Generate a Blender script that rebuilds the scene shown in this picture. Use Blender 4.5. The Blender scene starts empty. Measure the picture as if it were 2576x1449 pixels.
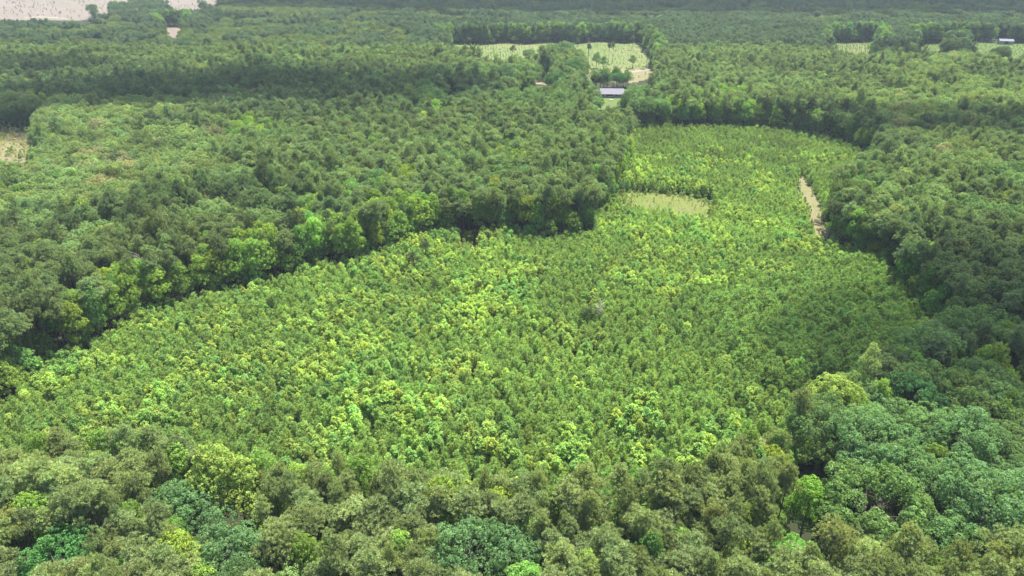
import bpy, math
import numpy as np
from mathutils import Vector, Matrix, Euler

# ------------------------------------------------------------------ camera, sky, sun, exposure
S = bpy.context.scene
COL = S.collection
rad = math.radians
HCAM, PITCH, FPX = 105.0, rad(26.0), 1839.0          # camera height; FPX = focal length in px of a 2576 px wide view
cam_d = bpy.data.cameras.new('camera'); cam = bpy.data.objects.new('camera', cam_d); COL.objects.link(cam)
cam_d.sensor_width = 36.0; cam_d.lens = 36.0 * FPX / 2576.0
cam_d.clip_start = 1.0; cam_d.clip_end = 30000.0
cam.location = (0, 0, HCAM); cam.rotation_euler = (rad(90) - PITCH, 0, 0)
S.camera = cam

SUN_EL, SUN_AZ = rad(67.0), rad(35.0)                # azimuth clockwise from the view direction (+Y)
sun_vec = np.array([math.cos(SUN_EL) * math.sin(SUN_AZ), math.cos(SUN_EL) * math.cos(SUN_AZ), math.sin(SUN_EL)])
W = bpy.data.worlds.new('World'); S.world = W; W.use_nodes = True
wn = W.node_tree.nodes; wl = W.node_tree.links
for n in list(wn): wn.remove(n)
sky = wn.new('ShaderNodeTexSky'); sky.sky_type = 'NISHITA'; sky.sun_disc = False
sky.sun_elevation = SUN_EL; sky.sun_rotation = SUN_AZ
sky.air_density = 1.0; sky.dust_density = 1.5; sky.ozone_density = 1.0
bg = wn.new('ShaderNodeBackground'); bg.inputs['Strength'].default_value = 0.095
wo = wn.new('ShaderNodeOutputWorld')
wl.new(sky.outputs[0], bg.inputs[0]); wl.new(bg.outputs[0], wo.inputs[0])
sd = bpy.data.lights.new('sun', 'SUN'); sun = bpy.data.objects.new('sun', sd); COL.objects.link(sun)
sd.energy = 5.0; sd.angle = rad(0.5); sd.color = (1.0, 0.95, 0.87)
sun.location = (0, 0, 300)
sun.rotation_euler = Vector(tuple(sun_vec)).to_track_quat('Z', 'Y').to_euler()
S.view_settings.view_transform = 'Standard'; S.view_settings.look = 'None'
S.view_settings.exposure = 1.6; S.view_settings.gamma = 1.0; S.view_settings.use_curve_mapping = False
S.render.engine = 'CYCLES'
S.cycles.max_bounces = 5; S.cycles.diffuse_bounces = 3; S.cycles.glossy_bounces = 1
S.cycles.transmission_bounces = 3; S.cycles.transparent_max_bounces = 6; S.cycles.volume_bounces = 0
S.cycles.use_denoising = True
S.cycles.use_adaptive_sampling = True; S.cycles.adaptive_threshold = 0.02
HAZE_DENSITY = 0.00009

rng = np.random.default_rng(11)
CP, SP = math.cos(PITCH), math.sin(PITCH)

# ------------------------------------------------------------------ photograph <-> ground
def G(x, y, z=0.0):
    """the point at height z that the survey point (x, y) of the 2576 px wide photograph shows"""
    dx = (x - 1288.0) / FPX; dy = -(y - 724.5) / FPX
    d = np.array([dx, CP + dy * SP, -SP + dy * CP])
    t = (z - HCAM) / d[2]
    return np.array([d[0] * t, d[1] * t])
def P(X, Y, Z):
    """where ground points lie in the photograph (to look up what grows there)"""
    Zr = Z - HCAM
    f = Y * CP - Zr * SP; u = Y * SP + Zr * CP
    return 1288 + FPX * X / f, 724.5 - FPX * u / f
def GP(pts): return np.array([G(*p) for p in pts])
def inside(px, py, poly):
    px = np.asarray(px); py = np.asarray(py); c = np.zeros(px.shape, bool)
    n = len(poly); j = n - 1
    for i in range(n):
        xi, yi = poly[i]; xj, yj = poly[j]
        if yi != yj:
            c ^= ((yi > py) != (yj > py)) & (px < (xj - xi) * (py - yi) / (yj - yi) + xi)
        j = i
    return c
def edge_dist(px, py, poly):
    d = np.full(np.shape(px), 1e9); n = len(poly)
    for i in range(n):
        a = poly[i]; b = poly[(i + 1) % n]; ab = b - a
        t = np.clip(((px - a[0]) * ab[0] + (py - a[1]) * ab[1]) / max(ab @ ab, 1e-9), 0, 1)
        d = np.minimum(d, np.hypot(px - a[0] - t * ab[0], py - a[1] - t * ab[1]))
    return d
def vnoise(x, y, s, seed):
    """smooth value noise 0..1"""
    r = np.random.default_rng(seed).random((128, 128))
    x = np.asarray(x) / s + 1000.3; y = np.asarray(y) / s + 1000.7
    xi = np.floor(x).astype(int); yi = np.floor(y).astype(int); fx = x - xi; fy = y - yi
    fx = fx * fx * (3 - 2 * fx); fy = fy * fy * (3 - 2 * fy)
    a = r[xi % 128, yi % 128]; b = r[(xi + 1) % 128, yi % 128]; c = r[xi % 128, (yi + 1) % 128]; d = r[(xi + 1) % 128, (yi + 1) % 128]
    return (a * (1 - fx) + b * fx) * (1 - fy) + (c * (1 - fx) + d * fx) * fy

# ------------------------------------------------------------------ materials
def new_mat(name):
    m = bpy.data.materials.new(name); m.use_nodes = True
    for n in list(m.node_tree.nodes): m.node_tree.nodes.remove(n)
    return m, m.node_tree.nodes, m.node_tree.links
def simple_mat(name, col, rough=0.8, metal=0.0, scale=6.0, var=0.15):
    m, N, L = new_mat(name)
    o = N.new('ShaderNodeOutputMaterial'); b = N.new('ShaderNodeBsdfPrincipled')
    tc = N.new('ShaderNodeTexCoord'); no = N.new('ShaderNodeTexNoise'); no.inputs['Scale'].default_value = scale
    no.inputs['Detail'].default_value = 5
    r = N.new('ShaderNodeValToRGB')
    r.color_ramp.elements[0].position = .3; r.color_ramp.elements[1].position = .7
    r.color_ramp.elements[0].color = tuple(c * (1 - var) for c in col) + (1,)
    r.color_ramp.elements[1].color = tuple(min(1, c * (1 + var)) for c in col) + (1,)
    L.new(tc.outputs['Object'], no.inputs['Vector']); L.new(no.outputs[0], r.inputs[0]); L.new(r.outputs[0], b.inputs['Base Color'])
    b.inputs['Roughness'].default_value = rough; b.inputs['Metallic'].default_value = metal; b.inputs['Specular IOR Level'].default_value = .2
    L.new(b.outputs[0], o.inputs[0]); return m
def leaf_mat(name, transl=0.3, gloss=0.05):
    m, N, L = new_mat(name)
    o = N.new('ShaderNodeOutputMaterial')
    a = N.new('ShaderNodeAttribute'); a.attribute_type = 'INSTANCER'; a.attribute_name = 'leafcol'
    v = N.new('ShaderNodeAttribute'); v.attribute_type = 'GEOMETRY'; v.attribute_name = 'leafvar'
    mul = N.new('ShaderNodeMix'); mul.data_type = 'RGBA'; mul.blend_type = 'MULTIPLY'; mul.inputs[0].default_value = 1.0
    L.new(a.outputs['Color'], mul.inputs[6]); L.new(v.outputs['Color'], mul.inputs[7])
    d = N.new('ShaderNodeBsdfDiffuse'); t = N.new('ShaderNodeBsdfTranslucent')
    tm = N.new('ShaderNodeMix'); tm.data_type = 'RGBA'; tm.blend_type = 'MULTIPLY'; tm.inputs[0].default_value = 1.0
    tm.inputs[7].default_value = (transl * 1.25, transl * 1.25, transl * .6, 1)
    L.new(mul.outputs[2], tm.inputs[6])
    L.new(mul.outputs[2], d.inputs[0]); L.new(tm.outputs[2], t.inputs[0])
    mx = N.new('ShaderNodeAddShader')                 # a thin leaf reflects and also lets light through
    L.new(d.outputs[0], mx.inputs[0]); L.new(t.outputs[0], mx.inputs[1])
    g = N.new('ShaderNodeBsdfGlossy'); g.inputs['Roughness'].default_value = 0.5; g.inputs[0].default_value = (.9, .95, 1, 1)
    m2 = N.new('ShaderNodeMixShader'); m2.inputs[0].default_value = gloss
    L.new(mx.outputs[0], m2.inputs[1]); L.new(g.outputs[0], m2.inputs[2])
    L.new(m2.outputs[0], o.inputs[0]); return m
M_leaf = leaf_mat('broad_leaf', .85, 0.004)
M_needle = leaf_mat('pine_needle', 0.75, 0.01)
M_bark = simple_mat('pine_bark', (0.095, 0.08, 0.058), 0.9, 0, 2.0, .35)
M_greybark = simple_mat('grey_bark', (0.10, 0.092, 0.075), 0.9, 0, 2.0, .3)
M_dead = simple_mat('dead_wood', (0.42, 0.36, 0.33), 0.9, 0, 2.0, .25)

def ground_mat(name, cols, scales=(0.02, 0.15, 1.2), rough=0.95):
    """cols: four colours mixed by three octaves of world-space noise"""
    m, N, L = new_mat(name)
    o = N.new('ShaderNodeOutputMaterial'); b = N.new('ShaderNodeBsdfPrincipled'); b.inputs['Roughness'].default_value = rough
    b.inputs['Specular IOR Level'].default_value = 0.15
    tc = N.new('ShaderNodeTexCoord'); prev = None
    cols = [tuple(q * .44 for q in c) for c in cols]
    for k, s in enumerate(scales):
        no = N.new('ShaderNodeTexNoise'); no.inputs['Scale'].default_value = s; no.inputs['Detail'].default_value = 6
        no.inputs['Roughness'].default_value = .62
        L.new(tc.outputs['Object'], no.inputs['Vector'])
        r = N.new('ShaderNodeValToRGB'); r.color_ramp.elements[0].position = .42; r.color_ramp.elements[1].position = .6
        L.new(no.outputs[0], r.inputs[0])
        mx = N.new('ShaderNodeMix'); mx.data_type = 'RGBA'; L.new(r.outputs[0], mx.inputs[0])
        if prev is None: mx.inputs[6].default_value = tuple(cols[0]) + (1,)
        else: L.new(prev, mx.inputs[6])
        mx.inputs[7].default_value = tuple(cols[k + 1]) + (1,)
        if prev is not None:
            s2 = N.new('ShaderNodeMath'); s2.operation = 'MULTIPLY'; s2.inputs[1].default_value = .6
            L.new(r.outputs[0], s2.inputs[0]); L.new(s2.outputs[0], mx.inputs[0])
        prev = mx.outputs[2]
    L.new(prev, b.inputs['Base Color']); L.new(b.outputs[0], o.inputs[0]); return m

M_floor = ground_mat('forest_floor_litter', [(.06, .06, .03), (.05, .07, .025), (.075, .06, .035), (.04, .06, .02)])
M_pink = ground_mat('clearcut_soil', [(.34, .26, .225), (.27, .24, .18), (.42, .34, .30), (.20, .20, .13)], (0.012, 0.06, 0.3))
M_meadow = ground_mat('dry_grass', [(.20, .27, .055), (.28, .29, .10), (.15, .25, .035), (.25, .27, .08)], (0.09, 0.35, 1.6))
M_field = ground_mat('planted_field_grass', [(.20, .29, .085), (.29, .32, .13), (.16, .25, .065), (.26, .28, .10)], (0.02, 0.1, .6))
M_lawn = ground_mat('mown_lawn', [(.15, .24, .05), (.18, .26, .06), (.13, .21, .04), (.19, .24, .08)], (0.05, 0.25, 1.5))
M_dirt = ground_mat('sandy_dirt', [(.42, .32, .22), (.48, .39, .28), (.36, .27, .18), (.40, .33, .20)], (0.05, 0.3, 1.5))
M_red = ground_mat('red_clay', [(.38, .20, .12), (.42, .27, .17), (.30, .18, .11), (.2, .2, .08)], (0.05, 0.3, 1.5))
M_track = ground_mat('grass_track', [(.34, .30, .17), (.26, .28, .09), (.40, .33, .23), (.24, .24, .10)], (0.08, 0.3, 1.5))
M_gravel = ground_mat('pale_gravel', [(.44, .39, .31), (.48, .43, .35), (.38, .33, .26), (.42, .38, .30)], (0.1, 0.5, 3))

# ------------------------------------------------------------------ mesh helpers
def tri_mesh(name, verts, faces, mats, mat_idx=None, var=None, smooth=False):
    """faces: (n,3) or (n,4) int array, or a list of such arrays"""
    if not isinstance(faces, list): faces = [faces]
    me = bpy.data.meshes.new(name)
    verts = np.asarray(verts, np.float32)
    me.vertices.add(len(verts)); me.vertices.foreach_set('co', verts.ravel())
    li = np.concatenate([f.ravel() for f in faces]).astype(np.int32)
    sizes = np.concatenate([np.full(len(f), f.shape[1], np.int32) for f in faces])
    me.loops.add(len(li)); me.loops.foreach_set('vertex_index', li)
    me.polygons.add(len(sizes))
    starts = np.concatenate([[0], np.cumsum(sizes)[:-1]]).astype(np.int32)
    me.polygons.foreach_set('loop_start', starts)
    for m in mats: me.materials.append(m)
    if mat_idx is not None: me.polygons.foreach_set('material_index', np.asarray(mat_idx, np.int32))
    me.polygons.foreach_set('use_smooth', np.full(len(sizes), smooth))
    if var is not None:
        a = me.attributes.new('leafvar', 'FLOAT_COLOR', 'POINT')
        a.data.foreach_set('color', np.column_stack([var, np.ones(len(var))]).astype(np.float32).ravel())
    me.update(); me.validate(clean_customdata=False)
    return me
def put(name, me, loc=(0, 0, 0), rz=0.0, sc=1.0, parent=None, **props):
    o = bpy.data.objects.new(name, me); COL.objects.link(o)
    o.location = loc; o.rotation_euler = (0, 0, rz)
    o.scale = (sc, sc, sc) if np.isscalar(sc) else sc
    if parent is not None: o.parent = parent
    for k, v in props.items(): o[k] = v
    return o
def unit(v): return v / np.maximum(np.linalg.norm(v, axis=-1, keepdims=True), 1e-9)

def tube(pts, rads, n=6):
    """tapered tube through pts"""
    pts = np.asarray(pts, float); V = []; F = []
    for i, (p, r) in enumerate(zip(pts, rads)):
        d = pts[min(i + 1, len(pts) - 1)] - pts[max(i - 1, 0)]; d = d / max(np.linalg.norm(d), 1e-9)
        a = np.cross(d, [1, 0, 0] if abs(d[0]) < .8 else [0, 1, 0]); a /= np.linalg.norm(a); b = np.cross(d, a)
        for k in range(n):
            t = 2 * math.pi * k / n; V.append(p + r * (math.cos(t) * a + math.sin(t) * b))
    for i in range(len(pts) - 1):
        for k in range(n):
            F.append([i * n + k, i * n + (k + 1) % n, (i + 1) * n + (k + 1) % n, (i + 1) * n + k])
    return np.array(V), np.array(F, int)
def join(parts):
    V = []; F = []; o = 0
    for v, f in parts: V.append(v); F.append(f + o); o += len(v)
    return np.concatenate(V), np.concatenate(F)

def needles(c, d, ln, w, R):
    """long thin triangles starting at c along d"""
    n = len(c); side = unit(np.cross(d, unit(R.normal(size=(n, 3)))))
    ln = ln * (0.7 + 0.6 * R.random(n))[:, None]; w = w * (0.7 + 0.6 * R.random(n))[:, None]
    a = c - side * w * .5; b = c + side * w * .5; t = c + d * ln
    V = np.stack([a, b, t], 1).reshape(-1, 3); F = np.arange(3 * n).reshape(-1, 3)
    return V, F
def leaves(c, nrm, sz, R):
    """small rhombic leaf sprays facing nrm"""
    n = len(c); a = unit(np.cross(nrm, unit(R.normal(size=(n, 3))))); b = np.cross(nrm, a)
    s = sz * (0.65 + 0.7 * R.random(n))[:, None]
    bend = nrm * s * .22
    V = np.stack([c - a * s * .55 - bend, c - b * s * .36, c + a * s * .55 - bend, c + b * s * .36], 1).reshape(-1, 3)
    return V, np.arange(4 * n).reshape(-1, 4)
def rep(v, k): return np.repeat(v, k, axis=0)

def dome_dirs(n, R, low=-0.2):
    """evenly spread directions, z > low"""
    i = np.arange(n) + .5; z = 1 - (1 - low) * i / n; ph = i * 2.399963 + R.random() * 6.28
    r = np.sqrt(np.maximum(0, 1 - z * z))
    return unit(np.stack([r * np.cos(ph), r * np.sin(ph), z], 1) + R.normal(size=(n, 3)) * .12)

def crown_puffs(R, kind):
    """centres, radii, outward directions of the small clumps of one crown"""
    C = []; Rd = []; D = []; L = []
    if kind == 'pine':
        rx, rz, zc = 2.55, 3.9, 17.4
        lobes = dome_dirs(23, R, -0.55); lr = .82 * (0.75 + .55 * R.random(23))
        tp = np.clip(1.1 - .35 * lobes[:, 2:3], .6, 1.1)
        fx, fy, fz = .85 + .4 * R.random(), .85 + .4 * R.random(), .7 + .45 * R.random(); zc += 3.9 * (1 - fz) * .5
        lc = lobes * np.array([rx * fx, rx * fy, rz * fz]) * np.hstack([tp, tp, tp * 0 + 1]) * (0.50 + .66 * R.random((23, 1))) + [0, 0, zc]
        hole = unit(R.normal(size=3)); cut = (lobes @ hole) < .72; lc, lr = lc[cut], lr[cut]
        lc = np.vstack([lc, [[0, 0, zc + 2.2], [.3, .2, zc + .6], [-.4, 0, zc - 1]]]); lr = np.append(lr, [1.1, 1.4, 1.3])
        npf, pr = 9, .50
    elif kind == 'oak':
        rx, rz, zc = 6.3, 5.0, 13.0
        lobes = dome_dirs(44, R, -0.3); lr = 1.45 * (0.65 + .7 * R.random(44))
        fx, fy = .85 + .35 * R.random(), .85 + .35 * R.random()
        lc = lobes * np.array([rx * fx, rx * fy, rz]) * (0.68 + .44 * R.random((44, 1))) + [0, 0, zc]
        cut = (lobes @ unit(R.normal(size=3))) < .86; lc, lr = lc[cut], lr[cut]
        npf, pr = 14, .62
    elif kind == 'gum':
        rx, rz, zc = 3.3, 6.0, 12.2
        lobes = dome_dirs(22, R, -0.75); lr = 1.35 * (0.7 + .6 * R.random(22))
        taper = np.clip(1.15 - .55 * (lobes[:, 2:3] + .3), .35, 1.1)
        lc = lobes * np.array([rx, rx, rz]) * np.hstack([taper, taper, np.ones_like(taper)]) * (0.7 + .3 * R.random((22, 1))) + [0, 0, zc]
        npf, pr = 11, .62
    for c, r in zip(lc, lr):
        d = dome_dirs(npf, R, -0.45)
        C.append(c + d * r * np.array([1, 1, .8])); Rd.append(pr * (0.7 + .6 * R.random(npf))); D.append(unit(d + .4 * unit(c - [0, 0, zc - 1])))
    return np.concatenate(C), np.concatenate(Rd), np.concatenate(D), lc

def crown_mesh(name, kind, seed, thin=1.0):
    R = np.random.default_rng(seed)
    C, r, D, lc = crown_puffs(R, kind)
    keep = R.random(len(C)) < thin; C, r, D = C[keep], r[keep], D[keep]
    if kind == 'pine':
        k = 36
        dd = unit(rep(D, k) * .5 + unit(R.normal(size=(len(C) * k, 3))) + [0, 0, .35])
        c = rep(C, k) + dd * rep(r, k)[:, None] * .25
        V, F = needles(c, dd, .42, .14, R); per = 3; mat = M_needle
    else:
        k = 28
        dd = unit(rep(D, k) * .75 + unit(R.normal(size=(len(C) * k, 3))))
        c = rep(C, k) + dd * rep(r, k)[:, None] * (.75 + .3 * R.random((len(C) * k, 1)))
        V, F = leaves(c, unit(dd + .25 * R.normal(size=dd.shape)), .34, R); per = 4; mat = M_leaf
    pv = np.clip(1 + .13 * R.normal(size=(len(C), 1)), .6, 1.5)
    hue = .035 * R.normal(size=(len(C), 1))
    tone = np.hstack([pv * (1 + hue), pv, pv * (1 - hue)])
    lv = 1 + .12 * R.normal(size=(len(C) * k, 1))
    var = np.clip(rep(rep(tone, k) * lv, per), .3, 2)
    return (V, F, var, lc, mat)

def young_crown(seed, kind):
    R = np.random.default_rng(seed)
    if kind == 'ypine':            # conical young pine, 6 m, whorls of up-swept shoots
        C = []; D = []; T = []
        for z in np.arange(0.7, 5.7, .48):
            f = 1 - (z / 6.1); rr = 1.55 * f ** .75 + .12; nb = int(5 + 6 * f)
            for j in range(nb):
                a = R.random() * 6.28; q = rr * (.45 + .6 * R.random())
                C.append([q * math.cos(a), q * math.sin(a), z + q * .35 + R.normal() * .15]); D.append([math.cos(a) * .75, math.sin(a) * .75, .9])
                if q > .8: C.append([q * .5 * math.cos(a), q * .5 * math.sin(a), z + q * .15]); D.append([math.cos(a) * .6, math.sin(a) * .6, .9])
        C += [[0, 0, 5.5], [0, 0, 5.9]]; D += [[0, 0, 1], [0, 0, 1]]
        C = np.array(C); D = unit(np.array(D, float)); k = 11
        dd = unit(rep(D, k) + .62 * R.normal(size=(len(C) * k, 3)))
        V, F = needles(rep(C, k) - .05 * dd, dd, .58, .15, R); per = 3; mat = M_needle; amp = .13
    else:                          # leafy sweetgum-like sapling, 6 m, ragged clumps
        C = []; D = []
        for j in range(34):
            z = 1.0 + 5.0 * R.random() ** .8; f = max(.1, 1 - ((z - 2.4) / 4.4) ** 2) if z > 2.4 else .75 + .1 * z
            a = R.random() * 6.28; q = 1.35 * f * (.35 + .7 * R.random())
            C.append([q * math.cos(a), q * math.sin(a), z]); D.append([math.cos(a) * .7, math.sin(a) * .7, .6])
        C.append([0, 0, 6.1]); D.append([0, 0, 1])
        C = np.array(C); D = unit(np.array(D, float)); k = 17
        dd = unit(rep(D, k) * .6 + unit(R.normal(size=(len(C) * k, 3))))
        c = rep(C, k) + dd * (.42 * (.5 + .8 * R.random((len(C) * k, 1))))
        V, F = leaves(c, unit(dd + [0, 0, .5] + .35 * R.normal(size=dd.shape)), .36, R); per = 4; mat = M_leaf; amp = .16
    pv = np.clip(1 + amp * R.normal(size=(len(C), 1)), .5, 1.6); hue = .07 * R.normal(size=(len(C), 1))
    tone = np.hstack([pv * (1 + hue), pv, pv * (1 - hue)])
    var = np.clip(rep(rep(tone, k) * (1 + .12 * R.normal(size=(len(C) * k, 1))), per), .3, 2)
    return V, F, var, C, mat

def trunk_geo(kind, R, lc):
    if kind in ('ypine', 'sapling'):
        return tube([[0, 0, -.3], [.03, .02, 3], [0, 0, 5.7]], [.08, .055, .015], 5)
    ht = {'pine': 19.0, 'oak': 13.0, 'gum': 16.5}[kind]; r0 = {'pine': .27, 'oak': .42, 'gum': .25}[kind]
    zs = np.linspace(-.5, ht, 6); off = np.cumsum(R.normal(size=(6, 2)) * .12, 0); off[0] = 0
    pts = np.column_stack([off, zs]); parts = [tube(pts, np.linspace(r0, r0 * .3, 6), 6)]
    for c in lc[:: (1 if kind != 'oak' else 2)]:
        z0 = max(c[2] - (1.2 + .45 * np.hypot(c[0], c[1])), 4.0); z0 = min(z0, ht)
        b = np.array([np.interp(z0, zs, off[:, 0]), np.interp(z0, zs, off[:, 1]), z0])
        mid = (b + c) / 2 + [0, 0, -.2]
        parts.append(tube([b, mid, c], [r0 * .35, r0 * .22, r0 * .08], 4))
    return join(parts)

KINDS = {}           # kind -> list of (crown mesh, trunk mesh, joined mesh)
def make_kind(kind, nvar, nm):
    out = []
    for i in range(nvar):
        R = np.random.default_rng(500 + i * 7 + len(KINDS) * 101)
        if kind in ('ypine', 'sapling'): V, F, var, lc, mat = young_crown(900 + i + len(KINDS) * 50, kind)
        else: V, F, var, lc, mat = crown_mesh(nm, kind, 300 + i + len(KINDS) * 50)
        tv, tf = trunk_geo(kind, R, lc)
        bark = M_greybark if kind in ('oak', 'gum', 'sapling') else M_bark
        cm = tri_mesh(nm + '_crown', V, F, [mat], None, var)
        tm = tri_mesh(nm + '_trunk', tv, tf, [bark])
        allv = np.concatenate([V, tv]); av = np.concatenate([var, np.ones((len(tv), 3))])
        jm = tri_mesh(nm, allv, [F, tf + len(V)], [mat, bark], np.concatenate([np.zeros(len(F)), np.ones(len(tf))]), av)
        out.append((cm, tm, jm))
    KINDS[kind] = out
make_kind('pine', 10, 'pine'); make_kind('oak', 7, 'oak'); make_kind('gum', 7, 'sweetgum')
make_kind('ypine', 8, 'young_pine'); make_kind('sapling', 8, 'sapling')

# ------------------------------------------------------------------ ground, fields, clearings
def sheet(name, poly, z, mat, kind='structure', rag=0.0, sub=3.0, **pr):
    """a polygon sheet with a slightly ragged outline"""
    pts = []; n = len(poly); R = np.random.default_rng(len(name) + int(abs(poly[0][0])))
    for i in range(n):
        a = poly[i]; b = poly[(i + 1) % n]; L_ = np.linalg.norm(b - a); k = max(1, int(L_ / sub)) if rag else 1
        nn = np.array([-(b - a)[1], (b - a)[0]]) / max(L_, 1e-6)
        for j in range(k):
            q = a + (b - a) * j / k
            pts.append(q + (nn * R.normal() * rag if j else 0))
    me = bpy.data.meshes.new(name)
    me.from_pydata([(p[0], p[1], 0) for p in pts], [], [list(range(len(pts)))])
    me.materials.append(mat); me.update()
    o = put(name, me, (0, 0, z)); o['kind'] = kind
    for k, v in pr.items(): o[k] = v
    return o
me = bpy.data.meshes.new('ground')
n = 40; xs = np.linspace(-9000, 9000, n); gv = [(x, y + 6000, 0) for y in xs for x in xs]
me.from_pydata(gv, [], [(j * n + i, j * n + i + 1, (j + 1) * n + i + 1, (j + 1) * n + i) for j in range(n - 1) for i in range(n - 1)])
me.materials.append(M_floor); g = put('ground', me); g['kind'] = 'structure'

# outlines: (x, y in the 2576 px photograph, height at which the outline was read)
young = GP([(-260, 1120, 3), (-120, 1075, 3), (0, 1030, 3), (60, 965, 3), (110, 915, 3), (190, 893, 3), (260, 852, 3), (330, 803, 3), (420, 772, 3), (500, 748, 3), (570, 732, 3),
            (640, 712, 3), (720, 692, 3), (785, 662, 3), (870, 660, 3), (950, 640, 3), (1010, 612, 3), (1060, 590, 3), (1110, 584, 3), (1300, 582, 3),
            (1330, 600, 3), (1400, 597, 3), (1490, 582, 3), (1500, 530, 3), (1555, 495, 3), (1565, 440, 3), (1585, 400, 3), (1590, 322, 3), (1700, 318, 3),
            (1850, 321, 3), (2000, 333, 3), (2100, 351, 3), (2170, 380, 3), (2222, 410, 3), (2110, 425, 20), (2060, 455, 20), (2085, 600, 4), (2190, 650, 3),
            (2240, 700, 3), (2310, 790, 3), (2400, 862, 3), (2440, 890, 3), (2230, 900, 15), (2120, 985, 15), (2020, 1040, 15), (1950, 1085, 15), (1800, 1130, 17), (1700, 1185, 17),
            (1500, 1215, 17), (1300, 1190, 17), (1000, 1165, 17), (700, 1130, 17), (450, 1085, 17), (200, 1085, 17), (0, 1085, 17), (-260, 1140, 17)])
meadow = GP([(1556, 481, 0), (1640, 483, 0), (1725, 491, 0), (1770, 501, 0), (1801, 522, 0), (1798, 552, 0), (1740, 545, 3), (1690, 530, 4), (1640, 525, 4), (1580, 518, 4)])
track = GP([(2004, 444, 0), (2024, 444, 0), (2044, 478, 0), (2064, 512, 0), (2070, 550, 0), (2100, 600, 0), (2050, 608, 0), (2038, 562, 0), (2028, 524, 0), (2010, 492, 0)])
spot = GP([(1168, 590, 0), (1192, 590, 0), (1190, 640, 0), (1165, 640, 0)])
clay = GP([(1105, 579, 0), (1270, 578, 0), (1275, 584, 0), (1105, 586, 0)])
clearcut = GP([(-200, 50, 0), (0, 49, 0), (200, 52, 0), (260, 34, 0), (420, 30, 0), (520, 26, 0), (545, 8, 0), (550, -25, 0), (-200, -25, 0)])
gap = GP([(398, 68, 0), (468, 68, 0), (470, 78, 0), (440, 96, 0), (418, 92, 0)])
field_a = GP([(1115, 114, 0), (1160, 110, 0), (1215, 113, 0), (1270, 107, 0), (1330, 111, 0), (1390, 106, 0), (1450, 110, 0), (1510, 104, 0), (1570, 109, 0), (1612, 106, 0), (1622, 125, 0), (1648, 150, 0), (1640, 175, 0), (1400, 190, 0), (1260, 160, 0), (1170, 130, 0)])
road_patch = GP([(1470, 182, 0), (1540, 172, 0), (1655, 172, 0), (1640, 195, 0), (1590, 210, 0), (1475, 205, 0)])
road = GP([(1478, 199, 0), (1498, 193, 0), (1560, 183, 0), (1648, 171, 0), (1650, 174, 0), (1560, 188, 0), (1500, 199, 0), (1480, 204, 0)])
sand_a = GP([(1108, 235, 0), (1146, 231, 0), (1146, 247, 0), (1108, 249, 0)])
sand_b = GP([(1340, 203, 0), (1392, 203, 0), (1392, 213, 0), (1340, 212, 0)])
yard = GP([(1492, 222, 0), (1590, 224, 0), (1590, 240, 0), (1586, 262, 0), (1560, 276, 0), (1500, 277, 0), (1490, 250, 0)])
drive = GP([(1494, 222, 0), (1512, 222, 0), (1514, 240, 0), (1500, 240, 0)])
strip = GP([(1300, 247, 0), (1450, 247, 0), (1450, 252, 0), (1300, 252, 0)])
field_b = GP([(2082, 108, 0), (2205, 106, 0), (2208, 140, 0), (2075, 140, 0)])
field_c = GP([(2300, 112, 0), (2420, 105, 0), (2620, 110, 0), (2700, 160, 0), (2560, 162, 0), (2440, 130, 0), (2310, 128, 0)])
left_clear = GP([(-120, 322, 0), (95, 324, 0), (100, 350, 0), (80, 420, 0), (-120, 440, 0)])
sheet('meadow_grass', meadow, .03, M_meadow, rag=.8)
sheet('grass_track', track, .03, M_track, rag=.4)
sheet('grass_spot', spot, .03, M_meadow, rag=.4)
sheet('red_clay_bank', clay, .03, M_red, rag=.4)
sheet('clearcut_ground', clearcut, .05, M_pink, rag=3, sub=12)
sheet('logging_track', GP([(60, 44, 0), (100, 41, 0), (140, 43, 0), (172, 47, 0), (172, 49, 0), (140, 46, 0), (100, 44, 0), (60, 46, 0)]), .10, M_gravel, rag=.5)
sheet('small_clearcut', gap, .05, M_pink, rag=2, sub=6)
sheet('planted_field', field_a, .05, M_field, rag=2, sub=8)
sheet('roadside_ground', road_patch, .08, M_track, rag=1)
sheet('gravel_road', road, .11, M_gravel, rag=.3)
sheet('sand_bank', sand_a, .05, M_dirt, rag=.8)
sheet('dirt_road', sand_b, .05, M_dirt, rag=.8)
sheet('lawn', yard, .05, M_lawn, rag=.8)
sheet('driveway', drive, .09, M_gravel, rag=.3)
sheet('mown_strip', strip, .05, M_lawn, rag=.3)
sheet('seedling_field', field_b, .05, M_field, rag=1)
sheet('green_field', field_c, .05, M_lawn, rag=1)
sheet('overgrown_clearing', left_clear, .05, M_track, rag=2)
open_polys = [clearcut, gap, field_a, road_patch, sand_a, sand_b, yard, strip, field_b, field_c, left_clear]
cut_polys = [meadow, track, spot, clay]

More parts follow.
